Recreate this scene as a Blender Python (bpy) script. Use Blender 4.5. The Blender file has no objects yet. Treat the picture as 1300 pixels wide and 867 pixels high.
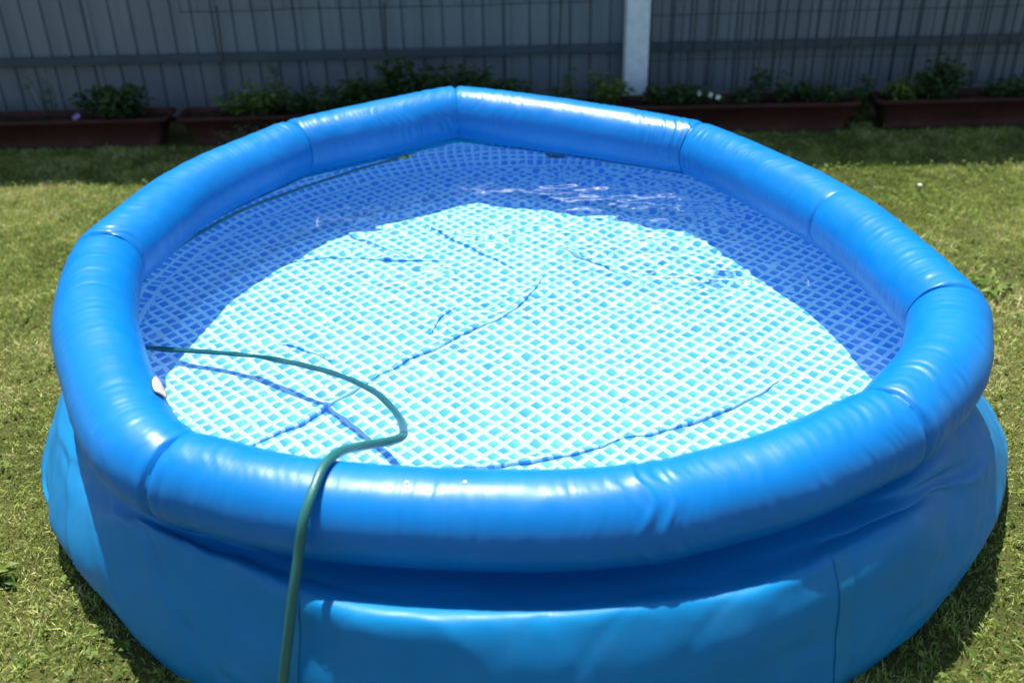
import bpy, math, random
import numpy as np
from mathutils import Matrix, Vector

S = bpy.context.scene
COL = S.collection
R = math.radians
rng = np.random.default_rng(7)
random.seed(7)

# ------------------------------------------------------------------ camera
TH, ROLL, CAM_H = math.atan(1264 / 2207), -0.024, 1.80
fw = Vector((0, math.cos(TH), -math.sin(TH)))
up0 = Vector((0, math.sin(TH), math.cos(TH)))
rt0 = Vector((1, 0, 0))
rt = rt0 * math.cos(ROLL) + up0 * math.sin(ROLL)
up = -rt0 * math.sin(ROLL) + up0 * math.cos(ROLL)
cam = bpy.data.cameras.new('camera')
cam.lens = 35.0
cam.sensor_width = 36.0
cam.clip_end = 500
cam.dof.use_dof = True
cam.dof.focus_distance = 2.75
cam.dof.aperture_fstop = 1.8
cam_o = bpy.data.objects.new('camera', cam)
COL.objects.link(cam_o)
M3 = Matrix((rt, up, -fw)).transposed()
cam_o.matrix_world = Matrix.Translation((0, 0, CAM_H)) @ M3.to_4x4()
S.camera = cam_o

# ------------------------------------------------------------------ light
SUN_AZ, SUN_EL = 19.0, 72.0            # azimuth from +Y towards -X
sdir = Vector((-math.sin(R(SUN_AZ)) * math.cos(R(SUN_EL)), math.cos(R(SUN_AZ)) * math.cos(R(SUN_EL)), math.sin(R(SUN_EL))))
world = bpy.data.worlds.new('World')
S.world = world
world.use_nodes = True
wn = world.node_tree
sky = wn.nodes.new('ShaderNodeTexSky')
sky.sky_type = 'NISHITA'
sky.sun_disc = False
sky.sun_elevation = R(SUN_EL)
sky.sun_rotation = R(-SUN_AZ)
wn.links.new(sky.outputs[0], wn.nodes['Background'].inputs[0])
wn.nodes['Background'].inputs[1].default_value = 0.10
sun = bpy.data.lights.new('sun', 'SUN')
sun.energy = 5.0
sun.angle = R(0.55)
sun.color = (1.0, 0.955, 0.89)
sun.cycles.is_caustics_light = True
sun_o = bpy.data.objects.new('sun', sun)
COL.objects.link(sun_o)
sun_o.rotation_euler = sdir.to_track_quat('Z', 'Y').to_euler()
sun_o.location = sdir * 20

vs = S.view_settings
vs.view_transform = 'Standard'
vs.look = 'None'
vs.exposure = 1.05
vs.gamma = 1.0
vs.use_curve_mapping = False
S.render.engine = 'CYCLES'
S.cycles.use_denoising = True
S.cycles.max_bounces = 14
S.cycles.transmission_bounces = 8
S.cycles.diffuse_bounces = 7
S.cycles.caustics_refractive = True
S.cycles.caustics_reflective = True
S.cycles.sample_clamp_indirect = 10.0

# ------------------------------------------------------------------ helpers
def hash2(ix, iy, seed=0):
    n = (ix.astype(np.int64) * 374761393 + iy.astype(np.int64) * 668265263 + seed * 1442695041) & 0xffffffff
    n = ((n ^ (n >> 13)) * 1274126177) & 0xffffffff
    return ((n ^ (n >> 16)) & 0xffff) / 65535.0

def vnoise(x, y, seed=0):
    x = np.asarray(x, float); y = np.asarray(y, float)
    x, y = np.broadcast_arrays(x, y)
    ix, iy = np.floor(x), np.floor(y)
    u, v = x - ix, y - iy
    u = u * u * u * (u * (u * 6 - 15) + 10); v = v * v * v * (v * (v * 6 - 15) + 10)
    a, b = hash2(ix, iy, seed), hash2(ix + 1, iy, seed)
    c, d = hash2(ix, iy + 1, seed), hash2(ix + 1, iy + 1, seed)
    return ((a * (1 - u) + b * u) * (1 - v) + (c * (1 - u) + d * u) * v) * 2 - 1

def fbm(x, y, seed=0, o=3):
    r = 0; a = 1.0; t = 0
    for k in range(o):
        r = r + a * vnoise(np.asarray(x) * 2 ** k, np.asarray(y) * 2 ** k, seed + k); t += a; a *= .5
    return r / t

def catmull(P, n=12, closed=False):
    P = np.asarray(P, float); N = len(P); out = []
    rngk = range(N if closed else N - 1)
    for i in rngk:
        if closed:
            p0, p1, p2, p3 = P[(i - 1) % N], P[i], P[(i + 1) % N], P[(i + 2) % N]
        else:
            p1, p2 = P[i], P[i + 1]
            p0 = P[i - 1] if i else 2 * p1 - p2
            p3 = P[i + 2] if i + 2 < N else 2 * p2 - p1
        for k in range(n):
            t = k / n
            out.append(.5 * (2 * p1 + (p2 - p0) * t + (2 * p0 - 5 * p1 + 4 * p2 - p3) * t * t + (3 * p1 - p0 - 3 * p2 + p3) * t ** 3))
    if not closed: out.append(P[-1])
    return np.array(out)

def resample(P, step):
    P = np.asarray(P, float)
    L = np.r_[0, np.cumsum(np.linalg.norm(np.diff(P, axis=0), axis=1))]
    n = max(2, int(round(L[-1] / step)) + 1)
    t = np.linspace(0, L[-1], n)
    return np.stack([np.interp(t, L, P[:, k]) for k in range(P.shape[1])], 1)

def mesh_obj(name, V, F, mat=None, parent=None, smooth=True, uv=None):
    me = bpy.data.meshes.new(name)
    V = np.asarray(V, float)
    if isinstance(F, np.ndarray) and F.ndim == 2:
        nf, k = F.shape
        me.vertices.add(len(V)); me.vertices.foreach_set('co', V.astype(np.float32).ravel())
        me.loops.add(nf * k); me.loops.foreach_set('vertex_index', F.astype(np.int32).ravel())
        me.polygons.add(nf); me.polygons.foreach_set('loop_start', np.arange(0, nf * k, k, dtype=np.int32))
        me.update(calc_edges=True)
    else:
        me.from_pydata([tuple(v) for v in V], [], [tuple(int(i) for i in f) for f in F])
    me.polygons.foreach_set('use_smooth', np.full(len(me.polygons), smooth))
    if uv is not None:
        li = np.empty(len(me.loops), np.int32); me.loops.foreach_get('vertex_index', li)
        lay = me.uv_layers.new(name='UVMap')
        lay.data.foreach_set('uv', np.asarray(uv, np.float32)[li].ravel())
    me.update()
    if mat: me.materials.append(mat)
    o = bpy.data.objects.new(name, me)
    COL.objects.link(o)
    if parent: o.parent = parent
    return o

def grid_faces(nu, nv, cu=False, cv=False):
    a = np.arange(nu * nv).reshape(nu, nv)
    iu = np.arange(nu if cu else nu - 1); iv = np.arange(nv if cv else nv - 1)
    A = a[np.ix_(iu, iv)]; B = a[np.ix_((iu + 1) % nu, iv)]
    C_ = a[np.ix_((iu + 1) % nu, (iv + 1) % nv)]; D = a[np.ix_(iu, (iv + 1) % nv)]
    return np.stack([A, B, C_, D], -1).reshape(-1, 4)

def tube(P, r, nseg=12, caps=True):
    P = np.asarray(P, float); n = len(P)
    T = np.gradient(P, axis=0); T /= np.linalg.norm(T, axis=1)[:, None] + 1e-12
    ref = np.array([0, 0, 1.]) if abs(T[0][2]) < .9 else np.array([1., 0, 0])
    N = np.zeros_like(P); b = np.cross(T[0], ref); b /= np.linalg.norm(b); N[0] = b
    for i in range(1, n):
        b = N[i - 1] - T[i] * np.dot(N[i - 1], T[i]); N[i] = b / (np.linalg.norm(b) + 1e-12)
    B = np.cross(T, N)
    a = np.linspace(0, 2 * np.pi, nseg, endpoint=False)
    rr = np.broadcast_to(np.asarray(r, float).reshape(-1, 1, 1) if np.ndim(r) else np.full((n, 1, 1), r), (n, 1, 1))
    V = P[:, None] + rr * (np.cos(a)[None, :, None] * N[:, None] + np.sin(a)[None, :, None] * B[:, None])
    F = [tuple(f) for f in grid_faces(n, nseg, False, True)]
    if caps:
        F.append(tuple(range(nseg - 1, -1, -1))); F.append(tuple(range((n - 1) * nseg, n * nseg)))
    return V.reshape(-1, 3), F

class MB:
    def __init__(s): s.V = []; s.F = []; s.n = 0
    def add(s, V, F):
        s.V.append(np.asarray(V, float)); s.F += [tuple(int(i) + s.n for i in f) for f in F]; s.n += len(V)
    def box(s, x0, x1, y0, y1, z0, z1):
        v = [(x, y, z) for x in (x0, x1) for y in (y0, y1) for z in (z0, z1)]
        s.add(v, [(0, 1, 3, 2), (4, 6, 7, 5), (0, 4, 5, 1), (2, 3, 7, 6), (0, 2, 6, 4), (1, 5, 7, 3)])
    def tube(s, P, r, n=6): s.add(*tube(P, r, n))
    def build(s, name, mat, parent=None, smooth=False):
        return mesh_obj(name, np.concatenate(s.V), s.F, mat, parent, smooth)

def bevel(o, w=.006, n=2):
    m = o.modifiers.new('bevel', 'BEVEL'); m.width = w; m.segments = n; m.limit_method = 'ANGLE'
    return o

def empty(name, loc=(0, 0, 0)):
    o = bpy.data.objects.new(name, None); COL.objects.link(o); o.location = loc; o.empty_display_size = .1
    return o

def tag(o, label=None, cat=None, group=None, kind=None):
    for k, v in (('label', label), ('category', cat), ('group', group), ('kind', kind)):
        if v: o[k] = v
    return o

# ---- node helper
class NT:
    def __init__(s, name):
        s.m = bpy.data.materials.new(name); s.m.use_nodes = True
        s.t = s.m.node_tree; s.b = s.t.nodes['Principled BSDF']; s.out = s.t.nodes['Material Output']
    def n(s, typ, **kw):
        x = s.t.nodes.new(typ)
        for k, v in kw.items():
            if hasattr(x, k): setattr(x, k, v)
        return x
    def set(s, sock, v):
        if isinstance(v, bpy.types.NodeSocket): s.t.links.new(v, sock)
        else: sock.default_value = v
    def math(s, op, a, b=0.0, c=None):
        x = s.n('ShaderNodeMath', operation=op); s.set(x.inputs[0], a); s.set(x.inputs[1], b)
        if c is not None: s.set(x.inputs[2], c)
        return x.outputs[0]
    def mix(s, fac, a, b, mode='MIX'):
        x = s.n('ShaderNodeMix', data_type='RGBA', blend_type=mode)
        s.set(x.inputs[0], fac); s.set(x.inputs[6], a); s.set(x.inputs[7], b)
        return x.outputs[2]
    def noise(s, vec, scale, detail=4, rough=.55, dist=0):
        x = s.n('ShaderNodeTexNoise'); s.set(x.inputs['Vector'], vec)
        x.inputs['Scale'].default_value = scale; x.inputs['Detail'].default_value = detail
        x.inputs['Roughness'].default_value = rough; x.inputs['Distortion'].default_value = dist
        return x.outputs['Fac']
    def ramp(s, fac, stops):
        x = s.n('ShaderNodeValToRGB'); s.set(x.inputs[0], fac); e = x.color_ramp.elements
        while len(e) < len(stops): e.new(.5)
        for el, (p, c) in zip(e, stops): el.position = p; el.color = (*c, 1) if len(c) == 3 else c
        return x.outputs[0]
    def maprange(s, v, a, b, c=0., d=1.):
        x = s.n('ShaderNodeMapRange'); s.set(x.inputs[0], v)
        for i, q in enumerate((a, b, c, d)): x.inputs[i + 1].default_value = q
        return x.outputs[0]
    def obj(s): return s.n('ShaderNodeTexCoord').outputs['Object']
    def uv(s): return s.n('ShaderNodeTexCoord').outputs['UV']
    def scalev(s, v, sc):
        x = s.n('ShaderNodeMapping'); s.set(x.inputs['Vector'], v); x.inputs['Scale'].default_value = sc; return x.outputs[0]
    def bump(s, h, strength=.3, dist=.01):
        x = s.n('ShaderNodeBump'); s.set(x.inputs['Height'], h)
        x.inputs['Strength'].default_value = strength; x.inputs['Distance'].default_value = dist
        s.t.links.new(x.outputs[0], s.b.inputs['Normal']); return x.outputs[0]
    def P(s, **kw):
        for k, v in kw.items(): s.set(s.b.inputs[k.replace('_', ' ')], v)
        return s

def c4(*c): return (*c, 1.0)

def simple(name, col, rough=.6, var=.12, scale=8, spec=.5, metal=0.0, bump=0, bscale=60, bdist=.003):
    m = NT(name); v = m.obj()
    n = m.noise(v, scale, 5)
    a = tuple(max(0, x * (1 - var)) for x in col); b = tuple(min(1, x * (1 + var)) for x in col)
    m.P(Base_Color=m.ramp(n, [(.3, a), (.7, b)]), Roughness=rough, Metallic=metal)
    m.b.inputs['Specular IOR Level'].default_value = spec
    if bump: m.bump(m.noise(v, bscale, 4), bump, bdist)
    return m.m

def vinyl(name, col, rough, transl, use_uv, dirt=0.0, spec=.5, clear=0.0, tcol=None):
    """Soft PVC sheet: coloured, glossy, lets a little light through."""
    m = NT(name)
    v = m.obj()
    n = m.noise(v, 3.0, 4)
    base = m.mix(m.maprange(n, .35, .7), c4(*[x * .93 for x in col]), c4(*[min(1, x * 1.06) for x in col]))
    if dirt:
        d = m.math('MULTIPLY', m.maprange(m.noise(v, 9, 6, .65), .52, .75), dirt)
        base = m.mix(d, base, c4(.25, .30, .30))
    m.P(Base_Color=base, Roughness=m.maprange(m.noise(v, 14, 5), .3, .7, rough * .85, rough * 1.2))
    m.b.inputs['Specular IOR Level'].default_value = spec
    if use_uv:
        u = m.uv()
        w = m.noise(m.scalev(u, (90, 5, 1)), 1.0, 3)
        w2 = m.noise(m.scalev(u, (14, 14, 1)), 1.0, 3)
        nrm = m.bump(m.math('ADD', m.math('MULTIPLY', w, .5), w2), .18, .004)
    else:
        w = m.noise(v, 22, 4)
        nrm = m.bump(w, .25, .006)
    tr = m.n('ShaderNodeBsdfTranslucent'); m.set(tr.inputs[0], base); m.set(tr.inputs[1], nrm)
    mx = m.n('ShaderNodeMixShader'); mx.inputs[0].default_value = transl
    m.t.links.new(m.b.outputs[0], mx.inputs[1]); m.t.links.new(tr.outputs[0], mx.inputs[2])
    last = mx.outputs[0]
    if tcol: m.t.links.remove(tr.inputs[0].links[0]); tr.inputs[0].default_value = c4(*tcol)
    if clear:
        tp = m.n('ShaderNodeBsdfTransparent'); tp.inputs[0].default_value = c4(*(tcol or col))
        m2 = m.n('ShaderNodeMixShader'); m2.inputs[0].default_value = clear
        m.t.links.new(last, m2.inputs[1]); m.t.links.new(tp.outputs[0], m2.inputs[2]); last = m2.outputs[0]
    m.t.links.new(last, m.out.inputs[0])
    return m.m

# ------------------------------------------------------------------ materials
M = {}
M['ring'] = vinyl('ring_vinyl', (.0002, .155, .46), .36, .10, True, spec=.38, tcol=(.0, .33, .85))
M['wall'] = vinyl('wall_vinyl', (.003, .185, .43), .42, .12, True, dirt=.05, spec=.25, tcol=(.0, .33, .8))
M['seam'] = vinyl('seam_vinyl', (.006, .185, .39), .5, .1, False, spec=.3)

def liner_mat():
    m = NT('liner_print')
    uv = m.uv()
    wob = m.n('ShaderNodeTexNoise'); m.set(wob.inputs['Vector'], uv); wob.inputs['Scale'].default_value = 6
    w = m.n('ShaderNodeVectorMath', operation='MULTIPLY_ADD')
    m.set(w.inputs[0], wob.outputs['Color']); w.inputs[1].default_value = (.006, .006, 0); m.set(w.inputs[2], uv)
    sp = m.n('ShaderNodeSeparateXYZ'); m.set(sp.inputs[0], w.outputs[0])
    P_ = 1 / .0400
    fx = m.math('FRACT', m.math('MULTIPLY', sp.outputs[0], P_)); fy = m.math('FRACT', m.math('MULTIPLY', sp.outputs[1], P_))
    dx = m.math('ABSOLUTE', m.math('SUBTRACT', fx, .5)); dy = m.math('ABSOLUTE', m.math('SUBTRACT', fy, .5))
    mx = m.n('ShaderNodeMath', operation='SMOOTH_MAX'); m.set(mx.inputs[0], dx); m.set(mx.inputs[1], dy); mx.inputs[2].default_value = .05
    line = m.maprange(mx.outputs[0], .305, .35)
    # printed shading of each tile, deeper towards one corner, and a different blue from tile to tile
    cell = m.n('ShaderNodeTexWhiteNoise', noise_dimensions='2D')
    fl = m.n('ShaderNodeVectorMath', operation='FLOOR'); sc = m.n('ShaderNodeVectorMath', operation='SCALE')
    m.set(sc.inputs[0], w.outputs[0]); sc.inputs['Scale'].default_value = P_
    m.set(fl.inputs[0], sc.outputs[0]); m.set(cell.inputs['Vector'], fl.outputs[0])
    g = m.math('ADD', m.math('MULTIPLY', fx, .8), m.math('MULTIPLY', cell.outputs['Value'], .45))
    tile = m.ramp(g, [(.25, (.05, .31, .76)), (.55, (.12, .375, .82)), (1.0, (.22, .45, .88))])
    col = m.mix(line, tile, c4(.72, .85, .96))
    m.P(Base_Color=col, Roughness=.45)
    m.b.inputs['Specular IOR Level'].default_value = .2
    m.bump(m.noise(uv, 14, 3), .15, .01)
    return m.m
M['liner'] = liner_mat()

def water_mat():
    m = NT('pool_water')
    m.P(Base_Color=c4(.60, .98, 1.0), Roughness=0.0, IOR=1.333)
    m.b.inputs['Transmission Weight'].default_value = 1.0
    return m.m
M['water'] = water_mat()

def hose_mat():
    m = NT('hose_green')
    u = m.uv()
    sp = m.n('ShaderNodeSeparateXYZ'); m.set(sp.inputs[0], u)
    a = m.math('MULTIPLY', sp.outputs[0], 95); b = m.math('MULTIPLY', sp.outputs[1], 6)
    s1 = m.math('ABSOLUTE', m.math('SUBTRACT', m.math('FRACT', m.math('ADD', a, b)), .5))
    s2 = m.math('ABSOLUTE', m.math('SUBTRACT', m.math('FRACT', m.math('SUBTRACT', a, b)), .5))
    braid = m.maprange(m.math('MINIMUM', s1, s2), .05, .16, 1, 0)
    col = m.mix(m.math('MULTIPLY', braid, .55), c4(.003, .078, .072), c4(.06, .24, .21))
    m.P(Base_Color=col, Roughness=.32); m.bump(braid, .2, .002)
    return m.m
M['hose'] = hose_mat()
M['yellow'] = simple('connector_yellow', (.55, .42, .05), .4)
M['black'] = simple('black_plastic', (.012, .013, .015), .45)
M['beige'] = simple('beige_patch', (.55, .42, .34), .55, .2, 60)
M['concrete'] = simple('post_white_concrete', (.62, .66, .66), .8, .1, 25, .3, 0, .3, 90)
M['rail'] = simple('rail_grey_steel', (.045, .06, .07), .5, .15, 6, .4)
M['wire'] = simple('wire_dark', (.012, .016, .016), .5)
M['wire_green'] = simple('wire_green', (.010, .022, .020), .5)
M['soil'] = simple('planter_soil', (.035, .024, .016), .95, .5, 40, .1, 0, 1, 60, .02)
M['white'] = simple('petal_white', (.8, .8, .76), .7)
M['purple'] = simple('petal_purple', (.30, .22, .55), .7)
M['render'] = simple('shade_house_render', (.55, .52, .46), .9, .06, 3)
M['roof'] = simple('shade_house_roof', (.16, .07, .05), .8, .2, 6)

def fence_mat():
    m = NT('fence_steel')
    v = m.obj()
    streak = m.noise(m.scalev(v, (14, 14, .8)), 1.0, 5)
    blot = m.noise(v, 2.5, 5)
    col = m.mix(m.maprange(streak, .35, .75), c4(.135, .158, .166), c4(.175, .20, .208))
    col = m.mix(m.math('MULTIPLY', m.maprange(blot, .5, .75), .35), col, c4(.09, .105, .105))
    m.P(Base_Color=col, Roughness=.55)
    m.b.inputs['Specular IOR Level'].default_value = .3
    return m.m
M['fence'] = fence_mat()

def terracotta():
    m = NT('terracotta_plastic'); v = m.obj()
    n = m.noise(v, 5, 6, .65)
    col = m.ramp(n, [(.3, (.032, .012, .009)), (.6, (.060, .020, .013)), (.8, (.085, .038, .028))])
    m.P(Base_Color=col, Roughness=.7); m.bump(m.noise(v, 50, 4), .15, .004)
    m.b.inputs['Specular IOR Level'].default_value = .2
    return m.m
M['terra'] = terracotta()

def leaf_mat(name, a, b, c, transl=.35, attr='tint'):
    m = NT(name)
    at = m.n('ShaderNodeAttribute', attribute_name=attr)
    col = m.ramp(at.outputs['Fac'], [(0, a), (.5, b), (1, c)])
    m.P(Base_Color=col, Roughness=.55); m.b.inputs['Specular IOR Level'].default_value = .3
    tr = m.n('ShaderNodeBsdfTranslucent'); m.set(tr.inputs[0], col)
    mx = m.n('ShaderNodeMixShader'); mx.inputs[0].default_value = transl
    m.t.links.new(m.b.outputs[0], mx.inputs[1]); m.t.links.new(tr.outputs[0], mx.inputs[2])
    m.t.links.new(mx.outputs[0], m.out.inputs[0])
    return m.m
def grass_mat():
    m = NT('grass_blades')
    at = m.n('ShaderNodeAttribute', attribute_name='tint')
    col = m.ramp(at.outputs['Fac'], [(0, (.075, .13, .02)), (.30, (.22, .31, .05)), (.55, (.41, .47, .12)), (.75, (.56, .54, .23)), (1, (.62, .53, .34))])
    m.P(Base_Color=col, Roughness=.6); m.b.inputs['Specular IOR Level'].default_value = .25
    tr = m.n('ShaderNodeBsdfTranslucent'); m.set(tr.inputs[0], col)
    mx = m.n('ShaderNodeMixShader'); mx.inputs[0].default_value = .35
    m.t.links.new(m.b.outputs[0], mx.inputs[1]); m.t.links.new(tr.outputs[0], mx.inputs[2])
    m.t.links.new(mx.outputs[0], m.out.inputs[0])
    return m.m
M['grass'] = grass_mat()
M['leaf'] = leaf_mat('leaf_green', (.018, .045, .010), (.040, .085, .018), (.085, .14, .030))
M['leaf_light'] = leaf_mat('leaf_light', (.05, .10, .012), (.10, .17, .025), (.19, .25, .045))
M['leaf_dry'] = leaf_mat('leaf_dry', (.06, .06, .025), (.12, .10, .05), (.20, .15, .09), .2)
M['stem'] = simple('plant_stem', (.055, .075, .025), .7)

def ground_mat():
    m = NT('lawn_soil'); v = m.obj()
    n1 = m.noise(v, 1.3, 5, .6); n2 = m.noise(v, 55, 6, .7); n3 = m.noise(v, 240, 3, .6)
    col = m.ramp(n2, [(.25, (.045, .055, .014)), (.5, (.10, .11, .030)), (.75, (.17, .15, .065))])
    col = m.mix(m.maprange(n1, .45, .65), col, c4(.055, .065, .018))
    m.P(Base_Color=col, Roughness=.95); m.bump(m.math('ADD', n2, m.math('MULTIPLY', n3, .5)), .9, .02)
    m.b.inputs['Specular IOR Level'].default_value = .1
    return m.m
M['ground'] = ground_mat()

# ------------------------------------------------------------------ ground
PC = np.array([.024, 2.913])          # middle of the pool's base
ZW = .475                             # water level
g = np.linspace(-1, 1, 161); gx = np.sign(g) * np.abs(g) ** 2.2 * 60
X, Y = np.meshgrid(gx, gx + 2, indexing='ij')
Z = .012 * fbm(X * 1.7, Y * 1.7, 3) * np.exp(-((X / 12) ** 2 + ((Y - 2) / 12) ** 2)) - .014
tag(mesh_obj('ground', np.stack([X, Y, Z], -1).reshape(-1, 3), grid_faces(161, 161), M['ground']), kind='structure')

# ------------------------------------------------------------------ pool
pool = tag(empty('swimming_pool', (PC[0], PC[1], 0)), 'round blue inflatable ring pool filled with clear water on the lawn', 'swimming pool')
O3 = np.array([PC[0], PC[1], 0.])

# middle line of the inflated ring: (x, y, z, tube radius, corner?)
RN = [(-1.194, 2.685, .560, .106, 1), (-1.073, 3.200, .570, .106, 0), (-.803, 3.650, .580, .105, 1), (-.207, 4.022, .590, .105, 1),
      (.270, 3.845, .565, .106, 0), (.716, 3.629, .540, .106, 1), (.917, 3.215, .545, .106, 0), (1.065, 2.804, .545, .105, 0),
      (1.138, 2.263, .540, .105, 1), (1.029, 2.029, .530, .103, 0), (.834, 1.811, .515, .102, 1), (.575, 1.675, .500, .101, 0),
      (.398, 1.616, .490, .100, 0), (.231, 1.572, .490, .100, 0), (-.025, 1.564, .490, .100, 0), (-.414, 1.616, .490, .100, 0),
      (-.726, 1.721, .500, .101, 1), (-.849, 1.828, .520, .103, 0), (-1.024, 2.145, .540, .105, 0), (-1.120, 2.380, .550, .106, 0)]
RN = np.array(RN)
corner_i = [i for i in range(len(RN)) if RN[i, 4] > .5]
segs = []
for a, i0 in enumerate(corner_i):
    i1 = corner_i[(a + 1) % len(corner_i)]
    idx = [i0]
    while idx[-1] != i1: idx.append((idx[-1] + 1) % len(RN))
    segs.append(resample(catmull(RN[idx, :4], 24), .004))
# end tangents of each segment for the mitre planes
tan0 = [(s[3, :3] - s[0, :3]) for s in segs]; tan1 = [(s[-1, :3] - s[-4, :3]) for s in segs]
unit = lambda v: v / (np.linalg.norm(v) + 1e-12)
NS = len(segs); NTH = 80
theta = np.linspace(0, 2 * np.pi, NTH, endpoint=False)
ringV, ringUV, arc = [], [], 0.0
ring_path = []
CREASE = [(.0, 0)]
for k, sg in enumerate(segs):
    P = sg[:, :3]; Rr = sg[:, 3]
    d = np.r_[0, np.cumsum(np.linalg.norm(np.diff(P, axis=0), axis=1))]; L = d[-1]
    T = np.gradient(P, axis=0); T /= np.linalg.norm(T, axis=1)[:, None]
    # blend tangents to the segment's straight-ish direction
    Nn = np.cross(T, [0, 0, 1.]); Nn /= np.linalg.norm(Nn, axis=1)[:, None]
    cen = np.array([.02, 2.75, 0])
    if np.dot(Nn[len(Nn) // 2], P[len(P) // 2] - cen) < 0: Nn = -Nn      # outward
    Bn = np.cross(Nn, T); Bn *= np.sign(Bn[:, 2:3])
    e = np.minimum(d, L - d)
    pinch = 1 - .055 * np.exp(-e / .035) - .09 * np.exp(-(e / .008) ** 2)
    pinch *= 1 + .018 * np.sin(np.pi * d / L)
    cs, sn = np.cos(theta), np.sin(theta)
    amp = .0042 * np.exp(-e / .11) + .0014
    th2, dd = np.meshgrid(theta, d + arc)
    # puckers running round the tube, strongest near the welds
    ph = .9 * vnoise(np.cos(th2) * 1.3 + 5 + k, np.sin(th2) * 1.3 + dd * 2, 11 + k)
    wr = vnoise(dd * 62 + ph * 2.2, np.cos(th2) * .9 + 3 * k, 21) * .6 + vnoise(dd * 120 + ph * 3, np.sin(th2) * 1.6 + 7, 22) * .35
    fade = .45 + .55 * np.clip(vnoise(dd * 5, np.cos(th2) * 1.1 + np.sin(th2) * .7, 31) + .3, 0, 1)
    big = .0022 * fbm(dd * 6, np.cos(th2) * 1.2 + np.sin(th2) * .8 + k, 41)
    rad = (Rr * pinch)[:, None] + wr * amp[:, None] * fade + big
    if k == 3:       # the long right-hand piece is welded once more half way
        m = np.abs(d - .80)
        rad -= (.006 * np.exp(-(m / .006) ** 2) + .003 * np.exp(-m / .03))[:, None] * (.35 + .65 * np.clip(-np.cos(th2 - .4), 0, 1))
    if k == 5:       # slight buckle in the long front piece
        m = np.abs(d - .62)
        rad += (.0035 * np.exp(-(m / .05) ** 2))[:, None] * wr * 1.6
    V = P[:, None] + rad[..., None] * (cs[None, :, None] * Nn[:, None] + sn[None, :, None] * Bn[:, None])
    # mitre planes at both ends
    pn0 = unit(unit(tan1[k - 1]) + unit(tan0[k])); pn1 = unit(unit(tan1[k]) + unit(tan0[(k + 1) % NS]))
    s0 = (V - P[0]) @ pn0; ax = unit(tan0[k])
    bad = s0 < 0; corr = np.where(bad, -s0 / np.dot(ax, pn0), 0); V = V + corr[..., None] * ax
    # stretch outer side up to the plane
    if True:
        near0 = np.clip(1 - d / .11, 0, 1)[:, None]
        s00 = (V[0] - P[0]) @ pn0; V = V - (np.clip(s00, 0, None)[None, :] * near0 / np.dot(ax, pn0))[..., None] * ax
    s1 = (V - P[-1]) @ pn1; ax = unit(tan1[k])
    bad = s1 > 0; corr = np.where(bad, -s1 / np.dot(ax, pn1), 0); V = V + corr[..., None] * ax
    near1 = np.clip(1 - (L - d) / .11, 0, 1)[:, None]
    s11 = (V[-1] - P[-1]) @ pn1; V = V - (np.clip(s11, None, 0)[None, :] * near1 / np.dot(ax, pn1))[..., None] * ax
    ringV.append(V); ringUV.append(np.stack([dd, th2 / 6.28 * .65], -1))
    ring_path.append(sg); arc += L
V = np.concatenate(ringV); nu = len(V)
ring = mesh_obj('ring', V.reshape(-1, 3) - O3, grid_faces(nu, NTH, True, True), M['ring'], pool, True, np.concatenate(ringUV).reshape(-1, 2))
ring['label'] = 'bright blue inflated top ring, creased at its welded corners'
ring.cycles.is_caustics_receiver = True
RP = np.concatenate(ring_path)

# wall: lofted from the ring's underside over a bulging shoulder down to the round base
NA = 720
phi = np.linspace(-np.pi, np.pi, NA, endpoint=False)
rp = np.arctan2(RP[:, 1] - PC[1], RP[:, 0] - PC[0]); o_ = np.argsort(rp)
rr_ = np.hypot(RP[:, 0] - PC[0], RP[:, 1] - PC[1])
def per(v):
    a = np.interp(phi, np.r_[rp[o_] - 2 * np.pi, rp[o_], rp[o_] + 2 * np.pi], np.tile(v[o_], 3))
    kk = np.hanning(13); kk /= kk.sum()
    return np.convolve(np.r_[a[-12:], a, a[:12]], kk, 'same')[12:-12]
r_ring, z_ring, t_ring = per(rr_), per(RP[:, 2]), per(RP[:, 3])
front = np.clip(-np.sin(phi), 0, 1) ** 2
def ang(a0, w): return np.exp(-((np.angle(np.exp(1j * (phi - R(a0))))) / R(w)) ** 2)
r_sh = 1.435 + .075 * front - .02 * ang(-120, 10) + .012 * ang(-85, 18)
r_sh = np.maximum(r_sh, r_ring + .045)
side = np.clip((np.clip(-np.sin(phi), 0, 1) - .62) / .25, 0, 1); side = side * side * (3 - 2 * side)
base_r = 1.520 + .012 * fbm(phi * 3, phi * 0, 77) + .085 * ang(-88, 20)
bk = np.clip((np.sin(phi) + .45) / .45, 0, 1); base_r = base_r - .095 * bk * bk * (3 - 2 * bk)
r_lin = r_ring + .58 * (base_r - r_ring) + .022 + .022 * ang(-140, 18); z_lin = .54 * (z_ring - t_ring)
r_sh = r_sh + .016 * vnoise(phi * 5.0, 3 + 0 * phi, 78) + .006 * vnoise(phi * 14, 5 + 0 * phi, 79)
r_sh = side * r_sh + (1 - side) * r_lin; z_sh = side * (.362 + .012 * vnoise(phi * 4, 1 + 0 * phi, 80)) + (1 - side) * z_lin
zp = side * .20 + (1 - side) * .45 * z_lin
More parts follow.
